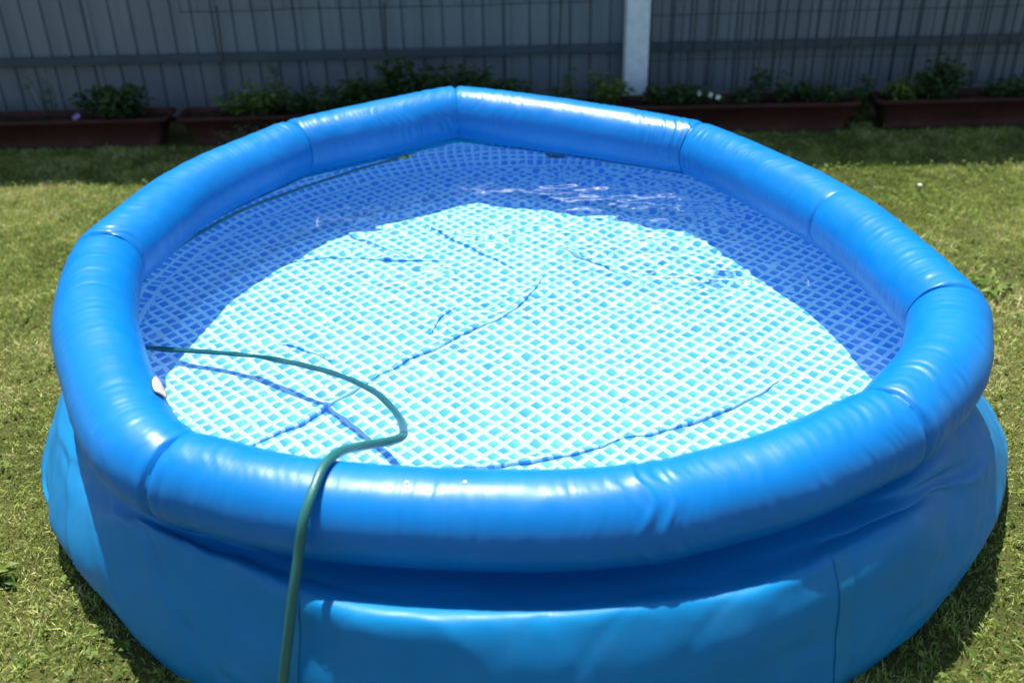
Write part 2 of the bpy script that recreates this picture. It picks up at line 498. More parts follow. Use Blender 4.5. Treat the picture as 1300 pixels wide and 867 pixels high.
def wall_profile(inset, n=70):
    pts = [(r_ring - .035, z_ring - t_ring + .02), (r_ring - .012, z_ring - t_ring - .006), (r_ring + .012, z_ring - t_ring - .022),
           (.45 * r_ring + .55 * r_sh, z_sh + .42 * (z_ring - t_ring - .02 - z_sh)), (r_sh, z_sh), (.40 * r_sh + .60 * (base_r + .026 + .014 * (1 - side)), zp),
           (base_r + .010 - .012 * (1 - side), .07 * np.ones(NA)), (base_r - .006 - .035 * (1 - side), -.02 * np.ones(NA))]
    A = np.array([np.stack([a, b], -1) for a, b in pts])       # k, NA, 2
    out = np.stack([catmull(A[:, j], 10) for j in range(NA)], 1)
    out[..., 0] -= inset
    return out                                                    # ns, NA, 2
prof = wall_profile(0)
ns = prof.shape[0]
sv = np.linspace(0, 1, ns)[:, None]; pv = phi[None, :]
body = np.clip((sv - .12) / .2, 0, 1) * np.clip((1.0 - sv) / .12, 0, 1)
arcl = pv * 1.5
# long slanting drag folds, finer crumples, soft dents
q = arcl * 3.2 + (1 - sv) * 3.4 * np.sign(np.cos(pv)) * -1
slant = np.abs(vnoise(q * 1.6, sv * 1.2 + 4, 5)); slant = -(np.clip(.30 - slant, 0, 1) / .30) ** 2
q2 = arcl * 5 - sv * 5
slant2 = np.abs(vnoise(q2, sv * 2.0 + 9, 6)); slant2 = (np.clip(.22 - slant2, 0, 1) / .22) ** 1.5
horiz = vnoise(arcl * 2.2, sv * 11 + .8 * vnoise(arcl * 1.5, sv * 2, 8), 7) + .45 * vnoise(arcl * 4 + 7, sv * 26 + 2.2 * vnoise(arcl * 2.5, sv * 3, 12), 13) * np.clip(vnoise(arcl * 2, sv * 3, 14) + .4, 0, 1)
soft = fbm(arcl * 1.4, sv * 2.2, 9)
lf = np.clip((-np.cos(pv) - .3) / .4, 0, 1)
disp = body * ((.003 + .008 * lf) * slant + (.002 + .003 * lf) * slant2 + .0065 * horiz + .012 * soft + .0022 * fbm(arcl * 18, sv * 22, 10))
prof[..., 0] += disp
# sagging loose folds under the ring on the right-hand front
for a0, s0, w, sl, hgt in ((-49, .36, .05, 1.1, .036), (-38, .30, .04, .9, .040), (-60, .40, .04, .7, .024), (-44, .50, .035, 1.3, .018), (-128, .33, .035, -.5, .016), (-140, .42, .03, -1.4, .008), (-150, .5, .03, -1.5, .007), (-160, .55, .03, -1.6, .006)):
    line = s0 + sl * (pv - R(a0)) * .35
    prof[..., 0] += hgt * np.exp(-((sv - line) / w) ** 2) * np.exp(-((pv - R(a0)) / R(11)) ** 2) * body
Wv = np.stack([prof[..., 0] * np.cos(pv), prof[..., 0] * np.sin(pv), prof[..., 1]], -1)
Wuv = np.stack([np.broadcast_to(arcl, prof.shape[:2]), np.broadcast_to(sv * .6, prof.shape[:2])], -1)
wall = mesh_obj('wall', Wv.reshape(-1, 3), grid_faces(ns, NA, False, True)[:, ::-1], M['wall'], pool, True, Wuv.reshape(-1, 2))
wall['label'] = 'outer wall of blue vinyl, wrinkled and bulging out below the ring'

# liner: inner wall plus floor, printed with a tile lattice
zin = np.r_[np.linspace(0, 1, 26)]
LW = prof[16:, :, :].copy(); LW[..., 0] -= .022; LW[..., 1] -= .028 * np.linspace(1, 0, LW.shape[0])[:, None]
nL = LW.shape[0]
fr = .06
rings_, uvs = [], []
rotf = R(43)
for i in range(nL):
    r_, z_ = LW[i, :, 0], LW[i, :, 1]
    k = np.clip((.16 - z_) / .16, 0, 1)
    r2 = np.minimum(r_, 1.50) - .14 * k ** 2.2                        # turns softly into the floor
    z2 = np.maximum(z_, .012)
    rings_.append(np.stack([r2 * np.cos(phi), r2 * np.sin(phi), z2], -1))
    uvs.append(np.stack([phi * 1.36, z2 + r2 * .6], -1))
wallL = np.array(rings_); wallUV = np.array(uvs)
lin_w = mesh_obj('liner_wall', wallL.reshape(-1, 3), grid_faces(nL, NA, False, True), M['liner'], pool, True, wallUV.reshape(-1, 2))
rad = np.linspace(0, 1, 90)
edge = np.hypot(wallL[-1, :, 0], wallL[-1, :, 1])
FX = rad[:, None] * (edge + .01) * np.cos(pv); FY = rad[:, None] * (edge + .01) * np.sin(pv)
FZ = .012 + .005 * fbm(FX * 4, FY * 4, 51) * (1 - rad[:, None] ** 6)
c_, s_ = math.cos(rotf), math.sin(rotf)
FUV = np.stack([FX * c_ + FY * s_, -FX * s_ + FY * c_], -1) + .004 * np.stack([fbm(FX * 3, FY * 3, 52), fbm(FX * 3, FY * 3, 53)], -1)
lin_f = mesh_obj('liner_floor', np.stack([FX, FY, FZ], -1).reshape(-1, 3), grid_faces(90, NA, False, True), M['liner'], pool, True, FUV.reshape(-1, 2))
lin_f['label'] = 'pool floor printed with a white lattice on pale blue tiles'
for o in (lin_w, lin_f): o.cycles.is_caustics_receiver = True

# creases of the liner standing up from the floor
folds = [[(-.651, 3.525), (-.456, 3.371), (-.362, 3.273)], [(-.856, 3.26), (-.65, 3.303), (-.419, 3.276), (-.219, 3.267)],
         [(-.323, 3.567), (-.136, 3.357), (.007, 3.196)], [(.126, 3.388), (.315, 3.209), (.46, 3.029)],
         [(.116, 3.133), (.057, 2.998), (-.023, 2.873), (-.125, 2.795), (-.221, 2.706), (-.337, 2.608), (-.423, 2.515)],
         [(-.423, 2.515), (-.505, 2.43), (-.589, 2.32), (-.657, 2.268), (-.727, 2.191)],
         [(-.433, 2.12), (-.193, 2.102), (-.028, 2.118), (.14, 2.154), (.293, 2.214)], [(.293, 2.214), (.45, 2.264), (.616, 2.338), (.778, 2.458)],
         [(-.18, 2.93), (-.241, 2.858), (-.262, 2.762)], [(-.743, 2.73), (-.636, 2.682), (-.553, 2.615)]]
for fi, fp in enumerate(folds):
    P = resample(catmull(np.array(fp), 10), .008); n = len(P)
    P = P + .004 * np.stack([fbm(np.arange(n) * .15, fi + 0 * np.arange(n), 60), fbm(np.arange(n) * .15, fi + 9 + 0 * np.arange(n), 61)], -1)
    t = np.gradient(P, axis=0); t /= np.linalg.norm(t, axis=1)[:, None]
    nn = np.stack([-t[:, 1], t[:, 0]], -1)
    nn *= np.where(nn[:, 1:2] > 0, -1, 1)                             # lean towards the camera side
    tp = np.sin(np.pi * np.linspace(0, 1, n)) ** .4 * (.85 + .22 * vnoise(np.arange(n) * .2, fi, 62))
    h = (.021 if fi in (4, 5, 6, 7) else .015) * tp
    sec = [(-1.5, -.15), (-.7, .35), (-.2, .8), (.35, 1.0), (.75, .85), (.72, .4), (.55, -.2)]
    VV = np.stack([np.concatenate([P + nn * (a * h)[:, None] - PC, (.013 + b * h)[:, None]], 1) for a, b in sec], 1)
    q = VV[..., :2]
    uvf = np.stack([q[..., 0] * c_ + q[..., 1] * s_, -q[..., 0] * s_ + q[..., 1] * c_], -1)
    o = mesh_obj('liner_fold', VV.reshape(-1, 3), grid_faces(n, len(sec)), M['liner'], pool, True, uvf.reshape(-1, 2))
    o.cycles.is_caustics_receiver = True

# welded seam strips on the outer wall
for a0, s0 in ((-108.5, .38), (-64, .42)):
    j = np.argmin(np.abs(np.angle(np.exp(1j * (phi - R(a0)))))); i0 = int(s0 * ns)
    cols = [j - 2, j - 1, j, j + 1]
    VV = Wv[i0:, cols].copy()
    VV[..., :2] *= 1.0016
    o = mesh_obj('seam_strip', VV.reshape(-1, 3), grid_faces(VV.shape[0], 4), M['seam'], pool, True)

# strainer fitting in the far wall, just under the water
sb = MB()
a = np.linspace(0, 2 * np.pi, 18, endpoint=False)
pa = R(80); rw = np.interp(.36, LW[::-1, int((pa + np.pi) / (2 * np.pi) * NA), 1], LW[::-1, int((pa + np.pi) / (2 * np.pi) * NA), 0])
ex = np.array([-math.sin(pa), math.cos(pa), 0]); en = np.array([-math.cos(pa), -math.sin(pa), .25])
ctr = np.array([(rw - .012) * math.cos(pa), (rw - .012) * math.sin(pa), .36])
for rr, d in ((.045, .018), (.030, .026), (.014, .032)):
    sb.tube([ctr + en * d + rr * (math.cos(t) * ex + math.sin(t) * np.array([0, 0, 1.])) for t in np.r_[a, a[:2]]], .0045, 6)
for t in np.arange(0, np.pi, np.pi / 4):
    dv = .045 * (math.cos(t) * ex + math.sin(t) * np.array([0, 0, 1.]))
    sb.tube([ctr + en * .018 - dv, ctr + en * .032, ctr + en * .018 + dv], .004, 6)
sb.build('strainer', M['black'], pool, True)['label'] = 'round black strainer in the far wall'

# ------------------------------------------------------------------ water
step = .0075
xs = np.arange(-1.36, 1.36, step); ys = np.arange(-1.42, 1.36, step)
X, Y = np.meshgrid(xs, ys, indexing='ij')
rip = .0010 * fbm(X * 5.0, Y * 6.0, 71, 2) + .00050 * vnoise(X * 13, Y * 16, 72) + .00020 * vnoise(X * 24, Y * 30, 75)
# livelier water on the far right, where something has just stirred it
for (cx, cy, wv, am, w) in ((.42, .40, .070, .0026, .26), (.62, .26, .055, .0017, .20), (.18, .55, .060, .0015, .22), (-.06, .10, .055, .0011, .16), (-.25, -.12, .05, .0009, .10), (.70, -.20, .06, .0009, .16), (-.45, .30, .05, .0008, .2)):
    d = np.hypot(X - cx, (Y - cy))
    wx = X + .03 * vnoise(X * 6, Y * 6, 73); wy = Y + .03 * vnoise(X * 6 + 9, Y * 6, 74)
    rip += am * np.exp(-(d / w) ** 2) * (vnoise(wx / wv * .65, wy / wv * 1.25, int(abs(cx) * 99)) + .35 * vnoise(wx / wv * 1.5, wy / wv * 2.4, 5 + int(abs(cx) * 99)))
Zs = ZW + rip
aa = np.arctan2(Y, X); lim = np.interp(aa, phi, r_ring)
keep = np.hypot(X, Y) < lim + .0
fidx = grid_faces(len(xs), len(ys))
kf = keep.ravel()[fidx].all(1)
used = np.unique(fidx[kf]); remap = -np.ones(X.size, int); remap[used] = np.arange(len(used))
wv_ = np.stack([X + PC[0], Y + PC[1], Zs], -1).reshape(-1, 3)[used]
water = mesh_obj('water', wv_, remap[fidx[kf]], M['water'], None, True)
water.cycles.is_caustics_caster = True
tag(water, 'clear rippled water filling the blue pool', 'water', kind='structure')

# ------------------------------------------------------------------ hose
hp = [(-.62, 1.02, .012), (-.56, 1.20, .016), (-.515, 1.37, .05), (-.490, 1.405, .16), (-.462, 1.425, .30), (-.440, 1.45, .41), (-.424, 1.478, .49),
      (-.410, 1.500, .555), (-.395, 1.545, .590), (-.381, 1.610, .6035), (-.362, 1.680, .585), (-.337, 1.755, .543), (-.306, 1.808, .512),
      (-.276, 1.850, .490), (-.258, 1.890, .470), (-.262, 1.946, .430), (-.274, 2.018, .380), (-.291, 2.077, .345), (-.313, 2.136, .315), (-.370, 2.235, .285), (-.457, 2.332, .250),
      (-.562, 2.429, .200), (-.694, 2.514, .152), (-.826, 2.578, .115), (-.981, 2.621, .088), (-1.113, 2.656, .065), (-1.246, 2.689, 0.060), (-1.276, 2.913, 0.100), (-1.169, 3.167, 0.240), (-1.019, 3.334, 0.345), (-0.947, 3.429, 0.360), (-0.804, 3.583, 0.365), (-0.632, 3.753, 0.368), (-0.502, 3.862, 0.368), (-0.440, 3.908, 0.366)]
hp = np.array(hp)
HPc = resample(catmull(hp, 10), .006)
T = np.gradient(HPc, axis=0); T /= np.linalg.norm(T, axis=1)[:, None]
Vh, Fh = tube(HPc, .0105, 14)
Lh = np.arange(len(HPc)) * .006
uvh = np.stack(np.meshgrid(Lh, np.arange(14) / 14 * 2, indexing='ij'), -1).reshape(-1, 2)
hose_root = tag(empty('garden_hose', tuple(hp[2])), 'green braided garden hose hanging over the ring into the water', 'hose')
hl = np.array(hose_root.location)
hose = mesh_obj('hose', Vh - hl, Fh, M['hose'], hose_root, True, uvh)
hose.cycles.is_caustics_receiver = True
e0 = HPc[-1]; ed = T[-1]
cn = MB()
prf = [(0, .0125), (.018, .0125), (.019, .0155), (.034, .0155), (.035, .012), (.046, .012), (.047, .0155), (.066, .0145), (.068, .008)]
pts = np.array([e0 + ed * (a - .012) for a, _ in prf]); cn.add(*tube(pts, np.array([b for _, b in prf]), 14))
cb = cn.build('connector', M['yellow'], hose_root, True); cb.location = -Vector(hl); cb['label'] = 'yellow plastic hose connector under water'
cb.cycles.is_caustics_receiver = True
cn = MB(); cn.add(*tube(np.array([e0 + ed * .021, e0 + ed * .036]), .0125, 14))
ck = cn.build('collar', M['black'], cb, True)

# beige patch stuck on the inner side of the ring
j = np.argmin(np.hypot(RP[:, 0] + .905, RP[:, 1] - 1.915))
cpt = RP[j, :3]; tg = unit(RP[(j + 3) % len(RP), :3] - RP[j - 3, :3]); outw = unit(np.cross(tg, [0, 0, 1.]))
if np.dot(outw, cpt - np.array([.02, 2.75, .5])) < 0: outw = -outw
rr = RP[j, 3] + .0045
PV = []
for u_, half in zip(np.linspace(-.055, .055, 13), .024 * np.sqrt(np.clip(1 - (np.linspace(-1, 1, 13) + .15) ** 2 / 1.33, .02, 1))):
    for w_ in np.linspace(-1, 1, 7):
        th_ = R(152) + w_ * half / rr + .25 * u_ / .055 * .6
        PV.append(cpt + tg * u_ + rr * (math.cos(th_) * outw + math.sin(th_) * np.array([0, 0, 1.])) - O3)
o = mesh_obj('patch', np.array(PV), grid_faces(13, 7), M['beige'], pool, True)
sm = o.modifiers.new('solid', 'SOLIDIFY'); sm.thickness = .003
o['label'] = 'small beige patch on the inner side of the ring'

# ------------------------------------------------------------------ fence
FY0 = 5.95
fence = tag(empty('steel_fence', (.0, FY0, 0)), 'grey ribbed steel sheet fence with dark rail and white post', 'fence')
def sheet_mesh():
    pts = []; x = 0.0; w = .1176
    pts.append((0, 0)); pts.append((.006, -.010)); pts.append((.030, -.010)); pts.append((.036, 0))
    x = .036
    for k in range(10):
        pts += [(x + w - .016, 0.0), (x + w - .010, .013), (x + w - .003, .013), (x + w, 0.0)]
        x += w
    pts = np.array(pts)
    zz = np.array([.02, .7, 1.4, 2.1])
    Vv = np.array([[(px, py, z) for z in zz] for px, py in pts]).reshape(-1, 3)
    return Vv, grid_faces(len(pts), 4), pts[-1, 0]
Vv, Ff, SWD = sheet_mesh()
x0 = -.038 - 4 * SWD + .04
proto = None
for k in range(9):
    if proto is None:
        o = mesh_obj('sheet', Vv, Ff, M['fence'], fence, False); proto = o
        so = o.modifiers.new('solid', 'SOLIDIFY'); so.thickness = .0012
    else:
        o = proto.copy(); COL.objects.link(o); o.parent = fence
    o.location = (x0 + k * SWD, .0015 * (k % 2), 0)
for z in (.378, 1.72):
    b = MB(); b.box(x0, x0 + 9 * SWD, -.052, -.0115, z - .019, z + .019)
    b.box(x0, x0 + 9 * SWD, -.058, -.0525, z - .024, z + .024)
    bevel(b.build('rail', M['rail'], fence), .004)
for px in (.757, -3.45, 4.95):
    b = MB(); b.box(px - .067, px + .067, -.19, -.062, -.05, 2.2)
    bevel(b.build('post', M['concrete'], fence), .012)

# wire panel hung in front of the fence, left of the post
tr = tag(empty('wire_trellis', (-.67, 5.84, .4)), 'black wire trellis with thin legs hanging in front of the steel fence', 'trellis')
b = MB()
def wav(p0, p1, amp, seed, n=24):
    t = np.linspace(0, 1, n)[:, None]; P = np.array(p0) * (1 - t) + np.array(p1) * t
    P[:, 2] += amp * fbm(np.linspace(0, 7, n), seed, 90); P[:, 1] += amp * .6 * fbm(np.linspace(0, 7, n), seed + 3, 91)
    return P
for z in (.655, .80, .95, 1.10): b.tube(wav((-1.17, 0, z - .4), (1.17, 0, z - .4), .012, z * 10), .0026, 5)
for x in np.arange(-1.16, 1.17, .0975): b.tube(wav((x, 0, .25), (x + .004, 0, .72), .003, x * 9 + 20, 8), .0018, 5)
b.build('wire', M['wire'], tr)
for x in (-.955, -.005, .995):
    b = MB(); b.tube(wav((x, .004, .28), (x - .012, 0, -.02), .003, x * 5, 8), .0048, 6); b.tube(wav((x - .012, 0, -.01), (x - .022, 0.0, -.40), .004, x * 3, 6), .003, 5)
    b.build('leg', M['wire'], tr)
# green mesh on the right
me_ = tag(empty('wire_mesh', (2.3, 5.86, .0)), 'green coated wire mesh leaning on the steel fence right of the white post', 'wire mesh')
b = MB()
for z in (.312, .572, .83, 1.09): b.tube(wav((-1.46, 0, z), (1.7, 0, z - .004), .006, z * 17, 40), .0023, 5)
for i, x in enumerate(np.arange(-1.40, 1.7, .0655)):
    b.tube(wav((x + .012 * math.sin(i * 2.1), .0045, .13), (x + .006, .0045, 1.12), .004, x * 7 + 3, 8), .0042 if i % 2 else .0028, 5)
b.build('wire', M['wire_green'], me_)

# unseen added house: low eave set to cast the shade band and block sky
nh = tag(empty('unseen_shade_house', (0, 7.2, 0)), 'unseen pale rendered house added behind the steel fence to shade the planters', 'house')
EAVE_Y = 5.62; EAVE_H = (EAVE_Y - 4.875) * math.tan(R(SUN_EL)) / math.cos(R(SUN_AZ))
b = MB(); b.box(-9, 9, -.45, 5, -.05, EAVE_H + .05); b.build('wall', M['render'], nh)
b = MB(); yy = EAVE_Y - 7.2
Vr = [(-9.4, yy, EAVE_H), (9.4, yy, EAVE_H), (9.4, yy, EAVE_H - .14), (-9.4, yy, EAVE_H - .14), (-9.4, 2.6, EAVE_H + 1.3), (9.4, 2.6, EAVE_H + 1.3), (9.4, 5.5, EAVE_H - .1), (-9.4, 5.5, EAVE_H - .1)]
b.add(Vr, [(0, 1, 5, 4), (3, 2, 1, 0), (4, 5, 6, 7), (7, 6, 2, 3), (0, 4, 7, 3), (1, 2, 6, 5)]); b.build('roof', M['roof'], nh)

# ------------------------------------------------------------------ planters
def planter_mesh(L, D=.225, Hh=.165):
    # trough: tapered body with a rolled rim, open top
    def loop(lx, ly, z, n=5, r=.03):
        out = []
        for cx, cy, a0 in ((lx - r, ly - r, 0), (-lx + r, ly - r, 90), (-lx + r, -ly + r, 180), (lx - r, -ly + r, 270)):
            for k in range(n): a = R(a0 + 90 * k / (n - 1)); out.append((cx + r * math.cos(a), cy + r * math.sin(a), z))
        return out
    lv = [(L / 2 - .075, D / 2 - .035, 0), (L / 2 - .055, D / 2 - .028, Hh * .3), (L / 2 - .022, D / 2 - .014, Hh * .84), (L / 2 - .004, D / 2 - .002, Hh * .86), (L / 2, D / 2, Hh * .90), (L / 2, D / 2, Hh * .985), (L / 2 - .006, D / 2 - .006, Hh),
          (L / 2 - .020, D / 2 - .020, Hh * .99), (L / 2 - .030, D / 2 - .026, Hh * .80), (L / 2 - .04, D / 2 - .03, Hh * .5)]
    Vp = np.array([loop(*q) for q in lv]).reshape(-1, 3)
    F = [tuple(f) for f in grid_faces(len(lv), 20, False, True)]
    F.append(tuple(range(19, -1, -1)))
    return Vp, F
planters = [(-2.66, 1.52, 'long terracotta planter by the fence holding a bushy green plant and purple flower'), (-1.17, 1.36, 'terracotta planter overgrown with dry weeds at its front, beside the bushy hedge plant'),
            (.05, 1.02, 'terracotta planter mostly hidden behind the pool ring, left of the white post'), (1.31, 1.36, 'terracotta planter right of the white post with tiny white flowers'),
            (2.80, 1.44, 'terracotta planter with a yellowish plant at its end, under the green mesh')]
for i, (cx, L, lab) in enumerate(planters):
    p = tag(empty('planter', (cx, 5.572 + .004 * math.sin(i * 2.2), -.008)), lab, 'planter', 'terracotta planters along the fence')
    p.rotation_euler.z = R(.8 * math.sin(i * 1.7))
    Vp, F = planter_mesh(L)
    Vp[:, 1] += .006 * np.sin(Vp[:, 0] * 3 + i) * (Vp[:, 2] > .1)
    mesh_obj('trough', Vp, F, M['terra'], p, True)
    n1, n2 = 60, 10
    X, Y = np.meshgrid(np.linspace(-L / 2 + .03, L / 2 - .03, n1), np.linspace(-.085, .085, n2), indexing='ij')
    Z = .135 + .018 * fbm(X * 14, Y * 14, i) 
    mesh_obj('soil', np.stack([X, Y, Z], -1).reshape(-1, 3), grid_faces(n1, n2), M['soil'], p, True)

# ------------------------------------------------------------------ plants
def leaf_cards(centres, normals, dirs, size, width, fold=.25):
    """many small bent leaves: 6 verts, 4 tris each"""
    n = len(centres); d = dirs / np.linalg.norm(dirs, axis=1)[:, None]
    s = np.cross(d, normals); s /= np.linalg.norm(s, axis=1)[:, None] + 1e-9
    nn = np.cross(s, d)
    sz = size[:, None]; w = (size * width)[:, None]
    b0 = centres; m1 = centres + d * sz * .45; tip = centres + d * sz - nn * sz * .18
    V = np.stack([b0, m1 + s * w * .5 + nn * w * fold, tip, m1 - s * w * .5 + nn * w * fold, m1 * 1.0], 1)
    F = np.array([[0, 1, 4], [1, 2, 4], [2, 3, 4], [3, 0, 4]])
    FF = (np.arange(n)[:, None, None] * 5 + F[None]).reshape(-1, 3)
    return V.reshape(-1, 3), FF

def add_tint(o, t, per_v):
    at = o.data.attributes.new('tint', 'FLOAT', 'POINT'); at.data.foreach_set('value', np.repeat(t, per_v).astype(np.float32))

def plant(name, loc, h, spread, stems, leaves, size, mat, label, group=None, width=.7, upright=.5, seed=0, flowers=None, droop=.0):
    rg = np.random.default_rng(seed + 100)
    root = tag(empty(name, loc), label, 'plant', group)
    b = MB(); C_, D_, N_ = [], [], []
    for k in range(stems):
        a = rg.uniform(0, 2 * np.pi); rr = spread * math.sqrt(rg.uniform(0, 1)); hh = h * rg.uniform(.6, 1.0) * (1 - .35 * (rr / spread) ** 2)
        base = np.array([rr * .4 * math.cos(a), rr * .18 * math.sin(a), -.02])
        top = np.array([rr * math.cos(a), min(rr, .13) * math.sin(a), hh])
        mid = (base + top) / 2 + np.array([rg.normal(0, .02), rg.normal(0, .012), .06 * h])
        P = catmull(np.array([base, mid, top]), 5)
        b.tube(P, np.linspace(.0035, .0012, len(P)), 5)
        for q in range(leaves):
            t = rg.uniform(.25 if upright < .9 else .15, 1) ** .8 * (len(P) - 1); i = min(int(t), len(P) - 2)
            pt = P[i] + (P[i + 1] - P[i]) * (t - i)
            la = rg.uniform(0, 2 * np.pi)
            dv = np.array([math.cos(la), math.sin(la) * .8, rg.uniform(-.25, upright)])
            off = rg.uniform(.2, 1.0) * size * .8
            C_.append(pt + dv * off * .6); D_.append(dv); N_.append(np.array([rg.normal(0, .35), rg.normal(-.15, .35), 1.0]))
    b.build('stem', M['stem'], root, True)
    C_, D_, N_ = map(np.array, (C_, D_, N_))
    Vl, Fl = leaf_cards(C_, N_, D_, size * rg.uniform(.55, 1.15, len(C_)), width)
    fo = mesh_obj('foliage', Vl, Fl, mat, root, False)
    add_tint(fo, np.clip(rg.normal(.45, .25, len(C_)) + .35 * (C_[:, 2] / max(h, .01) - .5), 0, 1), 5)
    if flowers:
        for k, (fx, fz, fm) in enumerate(flowers):
            fb = MB(); c = np.array([fx, -.08, fz])
            for q in range(5):
                a = q * 2 * np.pi / 5 + k; dv = np.array([math.cos(a), -.35, math.sin(a)])
                sd = np.array([-math.sin(a), 0, math.cos(a)])
                fb.add([c, c + dv * .010 + sd * .006, c + dv * .017, c + dv * .010 - sd * .006], [(0, 1, 2, 3)])
            fb.build('flower', M[fm], root)
    return root

PY = 5.575
plant('geranium', (-2.22, PY, .13), .22, .20, 26, 16, .050, M['leaf'], 'bushy green plant with a purple flower in the leftmost long planter', seed=1, width=.9, flowers=[(-.20, .035, 'purple'), (-.18, .048, 'purple')])
plant('hedge_plant', (-1.43, PY, .12), .20, .22, 30, 15, .040, M['leaf_light'], 'dense bushy plant with light leaves left of the thin tall weed', seed=2, width=.8)
plant('hedge_plant', (-1.08, PY, .12), .19, .20, 26, 15, .038, M['leaf'], 'leafy dark green plant growing among dry stalks behind the ring', seed=3, width=.8)
plant('thin_weed', (-1.30, 5.66, .12), .40, .05, 4, 12, .030, M['leaf'], 'tall thin weed standing against the fence rail', seed=4, width=.5, upright=1.0)
plant('dry_weed', (-1.33, 5.40, .0), .17, .34, 60, 8, .035, M['leaf_dry'], 'tangle of dry brown weeds in front of the planter', seed=5, width=.2, upright=.8)
plant('dry_weed', (-.95, 5.42, .0), .20, .28, 50, 8, .035, M['leaf_dry'], 'dry straw-coloured weeds close behind the blue ring', seed=6, width=.2, upright=.8)
plant('leafy_weed', (-.62, PY, .12), .33, .17, 28, 18, .050, M['leaf'], 'tall dark leafy plant behind the corner of the ring', seed=7, width=.75)
plant('leafy_weed', (-.22, PY, .12), .27, .18, 30, 18, .048, M['leaf'], 'dark green leafy plant above the ring corner, below the rail', seed=8, width=.75)
plant('leafy_weed', (-.42, 5.60, .12), .26, .16, 24, 16, .050, M['leaf'], 'leafy plant with rounded leaves right behind the peak of the ring', seed=41, width=.85)
plant('leafy_weed', (-.03, 5.60, .12), .20, .15, 22, 16, .042, M['leaf'], 'shorter leafy plant between the dark bush and the narrow weed', seed=42, width=.8)
plant('leafy_weed', (-.84, 5.60, .12), .22, .16, 24, 16, .046, M['leaf'], 'bushy dark plant left of the tall leafy one behind the ring', seed=43, width=.8)
plant('thin_weed', (-2.62, 5.66, .12), .34, .10, 6, 8, .030, M['leaf'], 'thin weeds with long bare stems at the left end of the long planter', seed=44, width=.4, upright=1.0)
plant('spike_weed', (.10, 5.62, .12), .26, .05, 4, 18, .030, M['leaf'], 'narrow upright weed between two leafy plants', seed=9, width=.5, upright=.9)
plant('spike_weed', (.345, 5.60, .12), .32, .035, 3, 26, .040, M['leaf_light'], 'tall spiky weed with narrow upright leaves left of the white post', seed=10, width=.35, upright=1.0)
plant('leafy_weed', (.56, PY, .12), .22, .15, 18, 15, .050, M['leaf_light'], 'light green broad-leaved weed beside the white post', seed=11, width=.6)
plant('low_plant', (.24, PY, .12), .12, .22, 24, 12, .035, M['leaf'], 'low leafy plants at the foot of the spiky weed', seed=12, width=.8)
plant('low_plant', (.98, PY, .12), .15, .22, 30, 14, .038, M['leaf'], 'low bushy plant just right of the white post, with white flowers', seed=13, width=.8, flowers=[(.16, .09, 'white'), (.205, .075, 'white'), (.10, .10, 'white')])
plant('sprig', (1.42, PY, .12), .26, .045, 5, 12, .045, M['leaf'], 'upright sprig standing alone in the planter right of the post', seed=14, width=.85)
plant('sprig', (1.54, PY, .12), .19, .06, 6, 11, .040, M['leaf'], 'shorter sprig beside the upright one', seed=15, width=.85)
plant('low_plant', (1.30, PY, .12), .09, .14, 16, 12, .032, M['leaf'], 'dark low plants at the foot of the upright sprigs', seed=16, width=.8)
plant('low_plant', (1.78, PY, .12), .13, .17, 22, 14, .036, M['leaf'], 'low leafy plant at the right end of the planter by the gap', seed=17, width=.8)
plant('gap_weed', (2.03, 5.60, .0), .30, .09, 14, 12, .038, M['leaf'], 'dark weed growing in the gap between two planters', seed=18, width=.7)
plant('yellow_plant', (2.24, PY, .12), .15, .09, 14, 14, .042, M['leaf_light'], 'yellowish green plant at the end of the planter under the green mesh', seed=19, width=.8)
plant('leafy_weed', (2.47, PY, .12), .27, .17, 22, 15, .046, M['leaf'], 'tall dark bush in the planter under the green mesh', seed=20, width=.75)
plant('low_plant', (2.86, PY, .12), .12, .22, 26, 12, .036, M['leaf'], 'low leafy plants filling the far end of the planter under the mesh', seed=21, width=.8)

